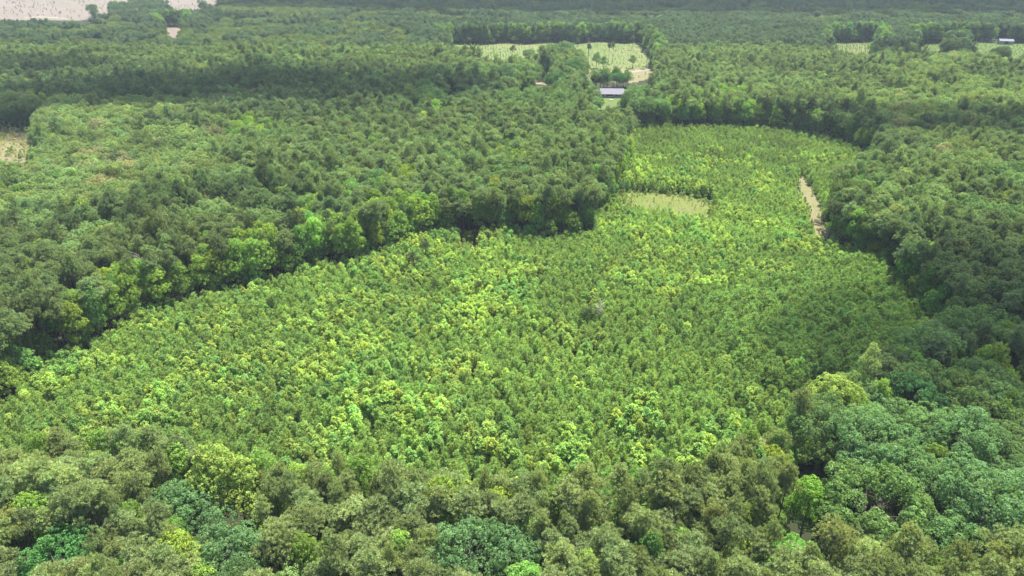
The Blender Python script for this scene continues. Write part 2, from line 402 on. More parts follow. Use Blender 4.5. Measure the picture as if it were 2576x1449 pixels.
# ------------------------------------------------------------------ where each tree stands
def grid_pts(spacing, y0, y1, jit=.42, ang=0.2, half=0.74, pad=45):
    xm = y1 * half + pad; ny = int((y1 - y0) / spacing) * 2; nx = int(2 * xm / spacing)
    ii, jj = np.meshgrid(np.arange(-nx, nx), np.arange(-ny, ny * 2))
    x = ii * spacing + (jj % 2) * spacing / 2; y = jj * spacing * .866
    x = x + rng.normal(size=x.shape) * spacing * jit * .5; y = y + rng.normal(size=y.shape) * spacing * jit * .5
    c, s = math.cos(ang), math.sin(ang); X = (c * x - s * y).ravel(); Y = (s * x + c * y).ravel() + y0
    k = (Y > y0) & (Y < y1) & (np.abs(X) < Y * half + pad)
    return X[k], Y[k]
def in_any(X, Y, polys):
    m = np.zeros(len(X), bool)
    for p in polys: m |= inside(X, Y, p)
    return m
def ell(u, v, cx, cy, rx, ry): return ((u - cx) / rx) ** 2 + ((v - cy) / ry) ** 2 < 1

# leaf colours (linear base colours)
C_PINE = np.array([.142, .178, .074]); C_YP = np.array([.156, .232, .066])
C_OAK = np.array([.090, .144, .053]); C_HARD = np.array([.122, .168, .064]); C_GUM = np.array([.135, .205, .042]); C_SAP = np.array([.182, .246, .058])
C_TAN = np.array([.165, .172, .095])

trees = []            # dicts: kind, x, y, s, sz, rz, col, zone
def add(kind, X, Y, S_, SZ, C, tag):
    X = np.atleast_1d(X); n = len(X)
    trees.append(dict(kind=kind, x=X, y=np.atleast_1d(Y), s=np.broadcast_to(S_, n).copy(), sz=np.broadcast_to(SZ, n).copy(),
                      rz=rng.random(n) * 6.283, var=rng.integers(0, 64, n), col=np.broadcast_to(C, (n, 3)).copy(), tag=np.full(n, tag, dtype=object)))
def tone(n, base, b=.12, h=.07):
    k = np.clip(1 + b * rng.normal(size=(n, 1)), .6, 1.5); q = h * rng.normal(size=(n, 1))
    return base * np.hstack([k * (1 + q), k, k * (1 - q)])

# hand-placed, remarkable trees (kind, x, y of crown centre in the photograph, crown height, scale, colour, label, category)
SPECIAL = []
def spec(kind, x, y, z, s, col, label, cat, sz=None, at_base=False, group=None, thin=False):
    p = G(x, y, 0 if at_base else z); SPECIAL.append(dict(kind=kind, p=p, s=s, sz=sz or s, col=np.array(col, float), label=label, cat=cat, group=group, px=(x, y)))
YG = (.158, .212, .050); BR = (.125, .22, .040); BLU = (.084, .148, .060); GRN = (.085, .160, .042)
spec('gum', 545, 1225, 14, 1.25, YG, 'tall yellow-green sweetgum standing out of the olive pines at lower left', 'sweetgum tree')
spec('gum', 590, 1200, 16, 1.15, YG, 'narrow yellow-green tree top touching the tall yellow-green sweetgum at lower left', 'sweetgum tree')
spec('oak', 480, 1290, 13, .95, BLU, 'blue-green oak directly below the yellow-green sweetgum at lower left', 'oak tree')
spec('oak', 590, 1390, 13, .9, BLU, 'blue-green oak under the lower left sweetgum, second one down', 'oak tree')
spec('oak', 430, 1235, 14, .75, BLU, 'small blue-green oak left of the yellow-green sweetgum', 'oak tree')
spec('oak', 150, 1420, 12, .9, (.062, .150, .045), 'rich green round oak at the bottom left corner', 'oak tree')
spec('gum', 2085, 1010, 12, 1.3, YG, 'bright yellow-green sweetgum above the big rounded oaks at lower right', 'sweetgum tree', sz=1.0)
spec('gum', 2130, 1045, 11, 1.0, YG, 'yellow-green sweetgum leaning over the right side of the bright sweetgum above the oaks', 'sweetgum tree')
spec('gum', 2035, 1240, 14, .95, BR, 'slender bright green sweetgum between the olive pines and the lowest oaks at right', 'sweetgum tree')
spec('oak', 2000, 1400, 12, .72, (.10, .21, .045), 'small fresh green tree at the bottom edge left of the big oaks', 'oak tree')
spec('oak', 2200, 1150, 14, 1.15, BLU, 'broad grey-green oak just below the bright sweetgum at right', 'oak tree')
spec('oak', 2290, 1225, 13, 1.1, (.088, .150, .056), 'broad oak with rounded clusters right of centre in the lower right oak wood', 'oak tree')
spec('oak', 2180, 1310, 12, 1.15, (.092, .152, .048), 'large lumpy green oak above the tan crowned tree near the bottom edge', 'oak tree')
spec('oak', 2215, 1405, 11, .72, (.15, .15, .07), 'olive-tan crowned tree at the bottom edge among green oaks', 'oak tree')
spec('oak', 2420, 1130, 13, 1.1, BLU, 'blue-green oak near the right edge above the widest oak', 'oak tree')
spec('oak', 2470, 1310, 13, 1.25, BLU, 'widest blue-green oak in the bottom right corner', 'oak tree')
spec('oak', 2370, 1390, 12, 1.0, (.080, .142, .052), 'green oak at the bottom edge left of the widest corner oak', 'oak tree')
spec('oak', 1180, 1420, 11, .95, BLU, 'blue-green oak at the middle of the bottom edge', 'oak tree')
spec('oak', 1290, 1400, 12, .85, BLU, 'blue-green oak at the bottom edge right of the middle one', 'oak tree')
spec('oak', 2290, 1010, 12, .95, (.045, .105, .040), 'dark green oak right of the bright sweetgum', 'oak tree')
spec('pine', 1040, 668, 5, .62, (.062, .085, .040), 'larger dark grey-green pine alone in the bright young growth', 'pine tree', sz=.46)
spec('pine', 1070, 640, 5, .55, (.062, .085, .040), 'dark pine close behind the lone dark pine in the bright young growth', 'pine tree', sz=.46)
spec('pine', 1480, 800, 4, .6, (.075, .11, .040), 'low spreading dark pine beside the white dead snag', 'pine tree', sz=.36)
spec('pine', 1095, 735, 4, .42, (.062, .09, .038), 'small dark pine below the lone dark pair in the young growth', 'pine tree', sz=.38)
spec('pine', 1205, 737, 4, .42, (.075, .10, .045), 'small grey-green pine right of the dark pair in the young growth', 'pine tree', sz=.38)
spec('oak', 2060, 108, 10, 1.1, (.05, .08, .04), 'dark round tree left of the striped seedling field', 'oak tree')
spec('oak', 2248, 122, 10, 1.7, (.036, .055, .032), 'dark broad tree mound between the two pale fields', 'oak tree', sz=1.0)  # base colour darkened to deepen the cloud shadow on it
spec('oak', 2410, 138, 10, 1.9, (.034, .054, .030), 'dark broad tree clump in front of the green field at far right', 'oak tree', sz=1.0)  # cloud shadow partly painted into this very dark leaf colour
spec('oak', 1180, 240, 9, 1.1, (.065, .12, .048), 'round green tree right of the sandy bank', 'oak tree')
spec('oak', 1110, 212, 9, 1.2, (.058, .10, .046), 'round grey-green tree behind the sandy bank', 'oak tree')
spec('oak', 1265, 222, 9, 1.25, (.055, .10, .045), 'dark round tree in the middle of the hedgerow left of the house', 'oak tree')
spec('oak', 1400, 232, 9, 1.2, (.055, .11, .042), 'dark green tree two crowns left of the house', 'oak tree')
spec('oak', 1440, 205, 9, 1.3, (.06, .12, .04), 'big green tree behind and left of the house', 'oak tree')
spec('oak', 1552, 208, 6, .75, (.055, .13, .045), 'round dark green tree directly behind the grey roofed house', 'oak tree')
spec('gum', 1500, 196, 6, .6, (.09, .16, .05), 'pointed small tree beside the gravel road behind the house', 'sweetgum tree', sz=.55)
spec('gum', 1513, 262, 4, .5, (.06, .12, .05), 'small tree on the lawn in front of the left end of the house', 'young tree', sz=.42)
spec('gum', 1473, 248, 8, .8, (.10, .19, .05), 'bright green tree left of the house lawn', 'sweetgum tree')
spec('sapling', 1572, 246, 2, .9, (.10, .16, .05), 'little tree on the lawn right of the house', 'young tree')
spec('oak', 1560, 284, 5, .5, (.07, .15, .045), 'low green tree at the near edge of the house lawn', 'oak tree')
spec('pine', 1562, 470, 7, .62, (.05, .11, .045), 'dark pointed evergreen at the left end of the dry meadow', 'pine tree', sz=.40)
for (x, y, s, lab) in [(1452, 150, .6, 'tall thin pine in the planted field, left of the pair'), (1480, 168, .62, 'tall thin pine with a small crown in front of the planted field'),
                       (1530, 165, .62, 'tall slender pine in the right half of the planted field'), (1540, 160, .6, 'tall slender pine just right of its twin in the planted field'),
                       (1378, 128, .5, 'thin pine at the middle of the planted field')]:
    spec('pine', x, y, 0, s, (.055, .085, .045), lab, 'pine tree', sz=.9 if y > 130 else .6, at_base=True)
for (x, y, k_, sc_, h_, lab) in [(1395, 150, 'oak', .8, .8, 'round tree in the middle of the hedge before the planted field'), (1425, 158, 'oak', 1.0, 1.0, 'broad green tree in front of the gap in the planted field'),
        (1365, 172, 'pine', .9, .8, 'pine at the front of the left half of the planted field'), (1500, 172, 'gum', 1.0, .7, 'leafy tree between the tall thin pines and the road'), (1517, 176, 'gum', .9, .6, 'bushy tree right of the leafy tree before the field'),
        (1590, 172, 'gum', .8, .6, 'pointed tree left of the dark pines beside the road'), (1635, 165, 'pine', .9, .9, 'dark pine at the right end of the planted field'), (1625, 172, 'pine', .8, .8, 'second dark pine at the right end of the planted field'),
        (1330, 168, 'oak', .7, .8, 'greyish tree left of the gap in the planted field'), (1290, 165, 'pine', .8, .8, 'pine before the left end of the planted field'), (1455, 185, 'pine', .8, .85, 'pine left of the sandy road patch'),
        (1240, 132, 'pine', .6, .6, 'small pine standing inside the left planted field'), (1180, 126, 'pine', .6, .55, 'small pine at the far left of the planted field'), (1590, 125, 'pine', .6, .6, 'small pine at the back of the planted field')]:
    spec(k_, x, y, 0, sc_, {'oak': (.085, .14, .06), 'gum': (.09, .155, .055), 'pine': (.08, .11, .058)}[k_], lab, {'oak': 'oak tree', 'gum': 'sweetgum tree', 'pine': 'pine tree'}[k_], sz=h_, at_base=True)
sp_xy = np.array([q['p'] for q in SPECIAL]); sp_r = np.array([{'oak': 6.9, 'gum': 3.4, 'pine': 3.4, 'ypine': 1.4, 'sapling': 1.4}[q['kind']] * q['s'] for q in SPECIAL])
def away(X, Y, f=1.0):
    ok = np.ones(len(X), bool)
    for (a, b), r in zip(sp_xy, sp_r): ok &= np.hypot(X - a, Y - b) > r * f
    return ok
# house, sheds: keep the view onto them free
HOUSE = G(1537, 246, 0); SHED = G(2531, 112, 0); WHITE = G(1038, 259, 0)
def clear_view(X, Y, H_):
    """no tree that would stand on or directly before the buildings and small clearings that the photograph shows"""
    ok = np.ones(len(X), bool); u, v = P(X, Y, H_); ub, vb = P(X, Y, 0.0)
    rp_ = 2.4 * FPX / np.hypot(np.hypot(X, Y), HCAM)
    j0 = rng.normal(size=len(X)) * 9; j1 = rng.normal(size=len(X)) * 9
    for (x0, y0, x1, y1) in VIEWS:
        if y0 < 160 and x1 - x0 > 40: x0 = x0 + j0 + 5; x1 = x1 + j1 - 5
        ok &= ~((u > x0 - rp_) & (u < x1 + rp_) & (v < y1) & (vb > y0))
    return ok
VIEWS = [(1497, 222, 1580, 272), (2512, 96, 2549, 112), (2440, 112, 2520, 124), (2520, 118, 2600, 142), (2548, 112, 2600, 130), (1033, 250, 1045, 261), (1114, 236, 1142, 245), (1352, 205, 1380, 211),
         (1572, 488, 1640, 515), (1640, 490, 1720, 526), (1720, 500, 1784, 540), (2014, 455, 2028, 490), (2028, 480, 2048, 515), (2046, 510, 2058, 560), (2062, 560, 2080, 600),
         (1480, 178, 1645, 200), (1560, 198, 1620, 208), (2088, 109, 2200, 130), (2304, 112, 2390, 125), (404, 70, 466, 80), (425, 78, 445, 94), (-60, 326, 85, 352), (-60, 350, 60, 390),
         (1172, 594, 1188, 620), (1125, 112, 1240, 126), (1200, 112, 1362, 142), (1362, 112, 1450, 124), (1465, 112, 1625, 128), (1585, 112, 1622, 172), (1550, 130, 1585, 160),
         (1302, 247, 1330, 251), (515, 1170, 590, 1240), (2018, 1205, 2052, 1270), (2060, 970, 2110, 1005), (-90, -20, 240, 44), (-90, -20, 60, 34), (240, -20, 270, 28), (410, -20, 520, 20), (520, -20, 545, 8)]

# --- young plantation
X, Y = grid_pts(2.15, 92, 420, .5, .35)
iny = inside(X, Y, young) & ~in_any(X, Y, cut_polys) & away(X, Y, .75) & clear_view(X, Y, 5.0)
X, Y = X[iny], Y[iny]
u, v = P(X, Y, 4.0)
pb = .30 + .0 * X
pb = np.where(ell(u, v, 700, 850, 620, 260), .50, pb); pb = np.where(ell(u, v, 1200, 650, 260, 110), .62, pb)
pb = np.where(ell(u, v, 1050, 1050, 500, 110), .42, pb); pb = np.where(ell(u, v, 1700, 640, 330, 110), .42, pb)
pb = np.where(ell(u, v, 1560, 900, 340, 140), .16, pb)
pb = np.where(ell(u, v, 2100, 820, 330, 130), .07, pb); pb = np.where(ell(u, v, 1850, 345, 350, 60), .07, pb)
pb = np.where(ell(u, v, 1760, 430, 200, 60), .42, pb); pb = np.where(ell(u, v, 2330, 900, 160, 60), .45, pb)
nz = vnoise(X, Y, 10, 3) * .5 + vnoise(X, Y, 4, 4) * .22 + rng.random(len(X)) * .28
isb = nz < np.interp(pb, [0, .07, .16, .3, .42, .5, .62, 1], [.08, .24, .31, .39, .44, .48, .54, .9])
isb &= rng.random(len(X)) < .9
pale = vnoise(X, Y, 25, 8)
hs = .68 + .30 * rng.random(len(X)) + .15 * vnoise(X, Y, 12, 9)
big = np.where(ell(u, v, 2150, 830, 330, 170), 1.35, 1.0)
n = (~isb).sum(); c = tone(n, C_YP, .12, .045) * (1 + .25 * (pale[~isb] - .5))[:, None]
dk = ell(u[~isb], v[~isb], 2100, 800, 420, 180); c[dk] *= np.array([.82, .87, .88])  # mild cloud shade on these young pines is put into their colour
up_ = np.clip((480 - v[~isb]) / 60, 0, 1)[:, None]; c *= 1 - .22 * up_ + .35 * up_ * (vnoise(X[~isb], Y[~isb], 11, 14)[:, None] - .5)
add('ypine', X[~isb], Y[~isb], (hs * big)[~isb] * 1.12, (hs * big)[~isb], c, 'young')
n = isb.sum(); c = tone(n, C_SAP, .16, .05) * (1 + .35 * (pale[isb] - .5))[:, None]
gr = vnoise(X[isb], Y[isb], 7, 21) > .64; c[gr] *= np.array([.68, .84, .95])
add('sapling', X[isb], Y[isb], hs[isb] * 1.08, hs[isb] * 1.0, c, 'young')
# clumps of brighter, taller saplings near the bottom of the plantation
for (cx, cy, rx, ry) in [(1610, 1040, 70, 60), (1440, 1120, 60, 60), (1590, 1130, 45, 40), (1000, 1010, 60, 60), (400, 960, 60, 30), (140, 950, 30, 30), (2010, 890, 60, 40),
                         (880, 1030, 60, 40), (1060, 1040, 70, 60), (1250, 1120, 60, 30), (300, 1030, 80, 30), (1790, 1110, 40, 30), (2050, 1100, 30, 30), (1350, 790, 40, 30)]:
    k = int(rx * ry / 210); a = rng.random(k) * 6.28; q = np.sqrt(rng.random(k))
    pp = np.array([G(cx + rx * qq * math.cos(aa), cy + ry * qq * math.sin(aa), 6) for aa, qq in zip(a, q)])
    add('sapling', pp[:, 0], pp[:, 1], 1.1 + .3 * rng.random(k), 1.0 + .25 * rng.random(k), tone(k, C_SAP * [.9, 1.0, .95], .12, .08), 'young')

# --- mature forest
def forest(spacing, y0, y1, far=False):
    X, Y = grid_pts(spacing, y0, y1, .55, .35 if not far else .15)
    k = ~inside(X, Y, young) & ~in_any(X, Y, open_polys) & away(X, Y) & ~inside(X, Y, track) & ~inside(X, Y, clay)
    X, Y = X[k], Y[k]; k = clear_view(X, Y, 20.0); return X[k], Y[k]
X, Y = forest(3.75, 48, 640)
u, v = P(X, Y, 16.0)
u_, v_ = u, v                                                  # ragged borders between kinds of wood
u = u + (vnoise(X, Y, 22, 61) - .5) * 240 + (vnoise(X, Y, 9, 63) - .5) * 90; v = v + (vnoise(X, Y, 22, 62) - .5) * 70 * np.clip(v / 500, .3, 1.6)
nz = vnoise(X, Y, 26, 31); nz2 = vnoise(X, Y, 13, 32); r = rng.random(len(X))
hard = np.full(len(X), .10)                                   # share of hardwoods
hard = np.where((v > 420) & (v < 1000), .24, hard); hard = np.where((v > 240) & (v <= 420), .20, hard)
hard = np.where((u < 650) & (v > 235) & (v < 470), .78, hard)
hard = np.where((u < 330) & (v >= 440) & (v < 640), .75, hard)
hard = np.where((u > 2150) & (v > 130) & (v < 330), .65, hard)
hard = np.where((u > 2330) & (v >= 330) & (v < 560), .60, hard)
hard = np.where((u > 2060) & (v > 905), .85, hard)
hard = np.where((u > 1950) & (v > 1340), .5, hard)
hard = np.where(ell(u, v, 1350, 225, 420, 60), .55, hard)
hard = np.where(ell(u, v, 650, 130, 260, 60), .45, hard)
hard = np.where((v > 1330) & (u < 1900), .22, hard)
sel = nz * .55 + nz2 * .25 + r * .2
ish = sel < np.interp(hard, [0, .1, .2, .24, .5, .65, .78, .9, 1], [.0, .27, .34, .37, .52, .6, .68, .8, 1])
gumd = np.full(len(X), .045)
for (cx, cy, rx, ry) in [(470, 450, 120, 60), (990, 480, 90, 40), (590, 640, 90, 70), (640, 690, 80, 50), (360, 720, 60, 60), (210, 820, 60, 60), (760, 560, 60, 90), (1230, 400, 60, 50),
                         (1190, 405, 30, 60), (1050, 270, 120, 30), (1850, 260, 50, 50), (1690, 270, 60, 40), (700, 330, 60, 30), (1560, 410, 60, 80), (2120, 640, 60, 60), (2370, 660, 50, 40), (2440, 930, 60, 40)]:
    gumd = np.where(ell(u, v, cx, cy, rx, ry), .74, gumd)
isg = ~ish & (rng.random(len(X)) < gumd)
keep_w = rng.random(len(X)); ish_all = ish.copy(); ish = ish & (keep_w < np.where(v > 900, .20, .27))                          # oaks are wider than pines: fewer of them
wide = ish_all & ~ish
isp = ~ish & ~isg & ~wide
n = isp.sum(); c = tone(n, C_PINE, .16, .035) * (1 + .3 * (vnoise(X, Y, 40, 40)[isp] - .5))[:, None]
up, vp = u[isp], v[isp]
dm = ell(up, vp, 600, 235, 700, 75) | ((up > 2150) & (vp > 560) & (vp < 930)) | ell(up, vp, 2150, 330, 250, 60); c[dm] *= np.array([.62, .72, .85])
mid = (vp < 560) & ~dm; c[mid] *= np.array([.84, .93, .98])
lft = (up < 850) & (vp > 480) & (vp < 950); c[lft] *= np.array([.80, .86, .90])
band = 1 - .22 * np.clip(1 - np.abs(vp - 1130) / 110, 0, 1) * (up < 2000); ps = (.80 + .18 * rng.normal(size=n).clip(-1.5, 1.5)) * band; hv = .80 + .24 * vnoise(X, Y, 35, 77)[isp] + .07 * rng.normal(size=n).clip(-1.8, 1.8) + .16 * (rng.random(n) < .06); hv *= band
add('pine', X[isp], Y[isp], ps, hv, c, 'mature')
n = ish.sum(); c = tone(n, C_OAK, .15, .05)
uh, vh = u[ish], v[ish]
lt = ((uh < 650) & (vh < 640)) | ((uh > 2150) & (vh < 420)); q = rng.random(n)
c[lt] = tone(lt.sum(), C_HARD, .16, .06); c[lt & (q < .08)] = tone((lt & (q < .08)).sum(), C_TAN, .1, .05)
add('oak', X[ish], Y[ish], .78 + .28 * rng.random(n), .86 + .2 * rng.random(n), c, 'mature')
n = isg.sum(); add('gum', X[isg], Y[isg], .78 + .25 * rng.random(n), .84 + .2 * rng.random(n), tone(n, C_GUM, .15, .1), 'mature')
# understorey along the edges of the stands and thinly inside
X, Y = forest(4.2, 60, 620)
d = np.minimum(edge_dist(X, Y, young), np.minimum(edge_dist(X, Y, yard), edge_dist(X, Y, field_a)))
k = (rng.random(len(X)) < np.where(d < 8, .85, np.where(P(X, Y, 16.0)[1] > 850, .35, .10))); X, Y, d = X[k], Y[k], d[k]
n = len(X); add('gum', X, Y, .6 + .3 * rng.random(n), .42 + .62 * rng.random(n) ** 1.2, tone(n, C_GUM * [.82, .88, 1.02], .18, .12), 'under')

# low growth behind the openings and along the far fields, so that no bare stems stand there
for (x0, y0, x1, y1) in VIEWS:
    if y0 < 20 or y0 > 440: continue
    a = G(x0 - 4, y0, 0); b = G(x1 + 4, y0, 0); m_ = int(np.linalg.norm(b - a) / 1.6) + 2; t_ = rng.random(m_)[:, None]
    pp = a + (b - a) * t_ + np.column_stack([rng.normal(size=m_), 1.5 + 5 * rng.random(m_)]); kk = ~in_any(pp[:, 0], pp[:, 1], open_polys)
    if y0 < 330: kk &= ~((np.abs(pp[:, 0] - HOUSE[0]) < 12) & (np.abs(pp[:, 1] - HOUSE[1]) < 14))
    pp = pp[kk]; m_ = len(pp)
    if m_: add('gum', pp[:, 0], pp[:, 1], .7 + .4 * rng.random(m_), .35 + .5 * rng.random(m_), tone(m_, C_GUM * [.7, .75, 1.05], .2, .1), 'under')
X, Y = forest(3.0, 560, 1100, True)
d = np.minimum(np.minimum(edge_dist(X, Y, field_a), edge_dist(X, Y, field_b)), np.minimum(np.minimum(edge_dist(X, Y, field_c), edge_dist(X, Y, clearcut)), edge_dist(X, Y, gap)))
k = (d < 8) & (rng.random(len(X)) < .9); X, Y = X[k], Y[k]; n = len(X)
add('gum', X, Y, .8 + .4 * rng.random(n), .4 + .75 * rng.random(n), tone(n, C_GUM * [.75, .8, 1.1], .2, .1), 'under')

# --- far forest: planted pines, then mixed wood with planted blocks
X, Y = forest(3.8, 640, 1700, True)
u, v = P(X, Y, 11.0); nz = vnoise(X, Y, 60, 51); nz2 = vnoise(X, Y, 25, 52)
plant = ((u < 560) & (v > 45)) | ((u > 560) & (v > 20) & (v < 62) & (u < 1900)) | (nz > .45)
q = rng.random(len(X)); tall = ell(u, v, 1350, 85, 330, 32) | ell(u, v, 2350, 80, 330, 26) | ell(u, v, 450, 38, 260, 18) | ell(u, v, 1800, 90, 260, 40) | (nz2 > .62)
hardw = (nz2 * .6 + q * .4 < .30) | (ell(u, v, 640, 120, 260, 40) & (nz2 < .6)) | ell(u, v, 700, 30, 160, 14)
kp = ~hardw; n = kp.sum()
c = tone(n, np.array([.086, .122, .066]), .13, .05) * (1 + .5 * (nz2[kp] - .5))[:, None]; tl = tall[kp]; c[tl] *= np.array([.80, .86, .95])  # bluish base tint paints part of the distance haze into the needles
add('pine', X[kp], Y[kp], np.where(tl, .85, .70) * (.85 + .3 * rng.random(n)), np.where(tl, .78, .56) * (.80 + .40 * rng.random(n)), c, 'far')
kh = hardw & (rng.random(len(X)) < .42); n = kh.sum()
add('oak', X[kh], Y[kh], .7 + .25 * rng.random(n), .75 + .2 * rng.random(n), tone(n, C_HARD * .72, .16, .05), 'far')
# --- scrub in clearings and seedling rows in the fields
def scatter_in(poly, spacing, frac, s0, s1, base, kind='sapling', rows=None):
    lo = poly.min(0); hi = poly.max(0); w = hi - lo; nx = int(w[0] / spacing) + 1
    if rows:
        a, b = np.meshgrid(np.arange(lo[0], hi[0], rows[0]), np.arange(lo[1], hi[1], rows[1])); a = a.ravel() + rng.normal(size=a.size) * .45 + 1.2 * np.sin(b.ravel() * .03); b = b.ravel() + rng.normal(size=b.size) * .8
    else:
        m = int(w[0] * w[1] / spacing ** 2); a = lo[0] + w[0] * rng.random(m); b = lo[1] + w[1] * rng.random(m)
    k = inside(a, b, poly) & (rng.random(len(a)) < frac); a, b = a[k], b[k]; n = len(a)
    add(kind, a, b, s0 + (s1 - s0) * rng.random(n), (s0 + (s1 - s0) * rng.random(n)) * .9, tone(n, base, .15, .1), 'scrub')
scatter_in(field_a, 3, .45, .10, .36, np.array([.17, .23, .07]), 'ypine', rows=(2.8, 2.2))
scatter_in(field_b, 3, .95, .18, .30, np.array([.12, .17, .05]), 'ypine', rows=(3.4, 2.0))
scatter_in(field_c, 3, .85, .16, .28, np.array([.10, .17, .05]), 'ypine', rows=(3.4, 2.2))
scatter_in(left_clear, 3, .7, .15, .6, np.array([.24, .25, .10]))
scatter_in(left_clear, 7, .6, .5, 1.1, np.array([.12, .17, .05]))
scatter_in(clearcut, 11, .3, .2, .8, np.array([.10, .12, .06]))
scatter_in(road_patch, 9, .3, .3, .5, np.array([.15, .19, .06]))
scatter_in(meadow, 1.2, .6, .05, .12, np.array([.22, .28, .07])); scatter_in(meadow, 3.2, .5, .12, .34, np.array([.17, .22, .06]))
scatter_in(track, 1.3, .4, .04, .09, np.array([.25, .25, .08])); scatter_in(spot, 1.2, .7, .06, .14, np.array([.22, .25, .08]))

for pl, wd in ((meadow, 2.2), (track, .5), (spot, 1.5)):         # brush creeping in from the rims
    lo, hi = pl.min(0), pl.max(0); m_ = int((hi - lo).prod() / .9); a = lo + (hi - lo) * rng.random((m_, 2))
    d = edge_dist(a[:, 0], a[:, 1], pl); k = inside(a[:, 0], a[:, 1], pl) & (rng.random(m_) < np.exp(-d / wd) * .75) ; a = a[k]; m_ = len(a)
    add('sapling', a[:, 0], a[:, 1], .2 + .3 * rng.random(m_), .12 + .36 * rng.random(m_), tone(m_, np.array([.16, .22, .06]), .15, .08), 'scrub')
# ------------------------------------------------------------------ gather, pick the individuals, instance the rest
def gather(kind, tags):
    T = [t for t in trees if t['kind'] == kind and t['tag'][0:1].tolist() and t['tag'][0] in tags]
    return {k: np.concatenate([t[k] for t in T]) for k in ('x', 'y', 's', 'sz', 'rz', 'var', 'col', 'tag')}

def place_tree(kind, name, p, s, sz, rz, var, col, label, cat, group):
    e = bpy.data.objects.new(name, None); COL.objects.link(e)
    e.location = (p[0], p[1], 0); e.rotation_euler = (0, 0, rz); e.scale = (s, s, sz); e.empty_display_size = .5
    e['label'] = label; e['category'] = cat
    if group: e['group'] = group
    cm, tm, _ = KINDS[kind][var % len(KINDS[kind])]
    c = bpy.data.objects.new('crown', cm); COL.objects.link(c); c.parent = e; c['leafcol'] = [float(q) for q in col]
    t = bpy.data.objects.new('trunk', tm); COL.objects.link(t); t.parent = e
    return e
NAMES = {'pine': 'pine_tree', 'oak': 'oak_tree', 'gum': 'sweetgum_tree', 'ypine': 'young_pine', 'sapling': 'broadleaf_sapling'}
COLLS = {}
def variant_coll(kind):
    if kind not in COLLS:
        c = bpy.data.collections.new(NAMES[kind] + '_shapes')
        for i, (_, _, jm) in enumerate(KINDS[kind]):
            c.objects.link(bpy.data.objects.new('%s_shape_%d' % (NAMES[kind], i), jm))
        COLLS[kind] = c
    return COLLS[kind]
def gn_group(kind):
    ng = bpy.data.node_groups.new(NAMES[kind] + '_planting', 'GeometryNodeTree')
    ng.interface.new_socket('Geometry', in_out='INPUT', socket_type='NodeSocketGeometry')
    ng.interface.new_socket('Geometry', in_out='OUTPUT', socket_type='NodeSocketGeometry')
    N, L = ng.nodes, ng.links
    gi = N.new('NodeGroupInput'); go = N.new('NodeGroupOutput'); ip = N.new('GeometryNodeInstanceOnPoints')
    ci = N.new('GeometryNodeCollectionInfo'); ci.inputs['Collection'].default_value = variant_coll(kind)
    ci.inputs['Separate Children'].default_value = True; ci.inputs['Reset Children'].default_value = True
    def na(nm, ty):
        a = N.new('GeometryNodeInputNamedAttribute'); a.data_type = ty; a.inputs['Name'].default_value = nm
        return [o for o in a.outputs if o.enabled and o.name == 'Attribute'][0]
    L.new(gi.outputs[0], ip.inputs['Points']); L.new(ci.outputs[0], ip.inputs['Instance'])
    ip.inputs['Pick Instance'].default_value = True
    L.new(na('idx', 'INT'), ip.inputs['Instance Index'])
    L.new(na('rot', 'FLOAT_VECTOR'), ip.inputs['Rotation']); L.new(na('scl', 'FLOAT_VECTOR'), ip.inputs['Scale'])
    L.new(ip.outputs[0], go.inputs[0]); return ng
GNS = {}
def stuff(name, kind, d, label, cat):
    n = len(d['x'])
    if not n: return
    me = bpy.data.meshes.new(name); me.vertices.add(n)
    me.vertices.foreach_set('co', np.column_stack([d['x'], d['y'], np.zeros(n)]).astype(np.float32).ravel())
    def at(nm, ty, key, arr): me.attributes.new(nm, ty, 'POINT').data.foreach_set(key, arr.ravel())
    at('idx', 'INT', 'value', (d['var'] % len(KINDS[kind])).astype(np.int32))
    tl = rng.normal(size=(n, 2)) * .03
    at('rot', 'FLOAT_VECTOR', 'vector', np.column_stack([tl, d['rz']]).astype(np.float32))
    at('scl', 'FLOAT_VECTOR', 'vector', np.column_stack([d['s'], d['s'], d['sz']]).astype(np.float32))
    at('leafcol', 'FLOAT_COLOR', 'color', np.column_stack([d['col'], np.ones(n)]).astype(np.float32))
    o = put(name, me); o['kind'] = 'stuff'; o['label'] = label; o['category'] = cat
    if kind not in GNS: GNS[kind] = gn_group(kind)
    md = o.modifiers.new('planting', 'NODES'); md.node_group = GNS[kind]
    return o

MARKS = [(560, 1190, 'tall yellow-green sweetgum'), (2095, 1000, 'bright sweetgum above the oaks'), (1505, 785, 'white dead snag'), (1050, 655, 'lone dark pine pair'),
         (890, 1400, 'brown dead tree'), (2035, 1240, 'slender bright sweetgum'), (2470, 1310, 'widest corner oak'), (2180, 1310, 'large lumpy oak'), (1180, 1410, 'blue-green bottom-edge oak'),
         (355, 665, 'grey leafless tree'), (1690, 520, 'dry meadow'), (2050, 550, 'grass track'), (1180, 605, 'small grass spot'), (2535, 700, 'pinkish bare tree'),
         (1600, 1060, 'bright sapling clump right of centre'), (1440, 1130, 'bright sapling clump below centre'), (1000, 1010, 'yellow sapling clump left of centre'),
         (400, 960, 'yellow sapling clump at far left'), (150, 1420, 'bottom left corner oak'), (1535, 235, 'grey roofed house'), (1120, 240, 'sandy bank'), (100, 320, 'overgrown left clearing'),
         (1580, 345, 'greyish bare tree top'), (2010, 890, 'sapling clump beside the right wood'), (620, 505, 'pale bare tree top'), (1560, 470, 'dark pointed evergreen'), (2290, 985, 'thin grey stem'),
         (2248, 122, 'dark tree mound'), (1310, 1260, 'middle of the bottom pine stand'), (1750, 1280, 'right part of the bottom pine stand'), (250, 1230, 'left part of the bottom pine stand')]
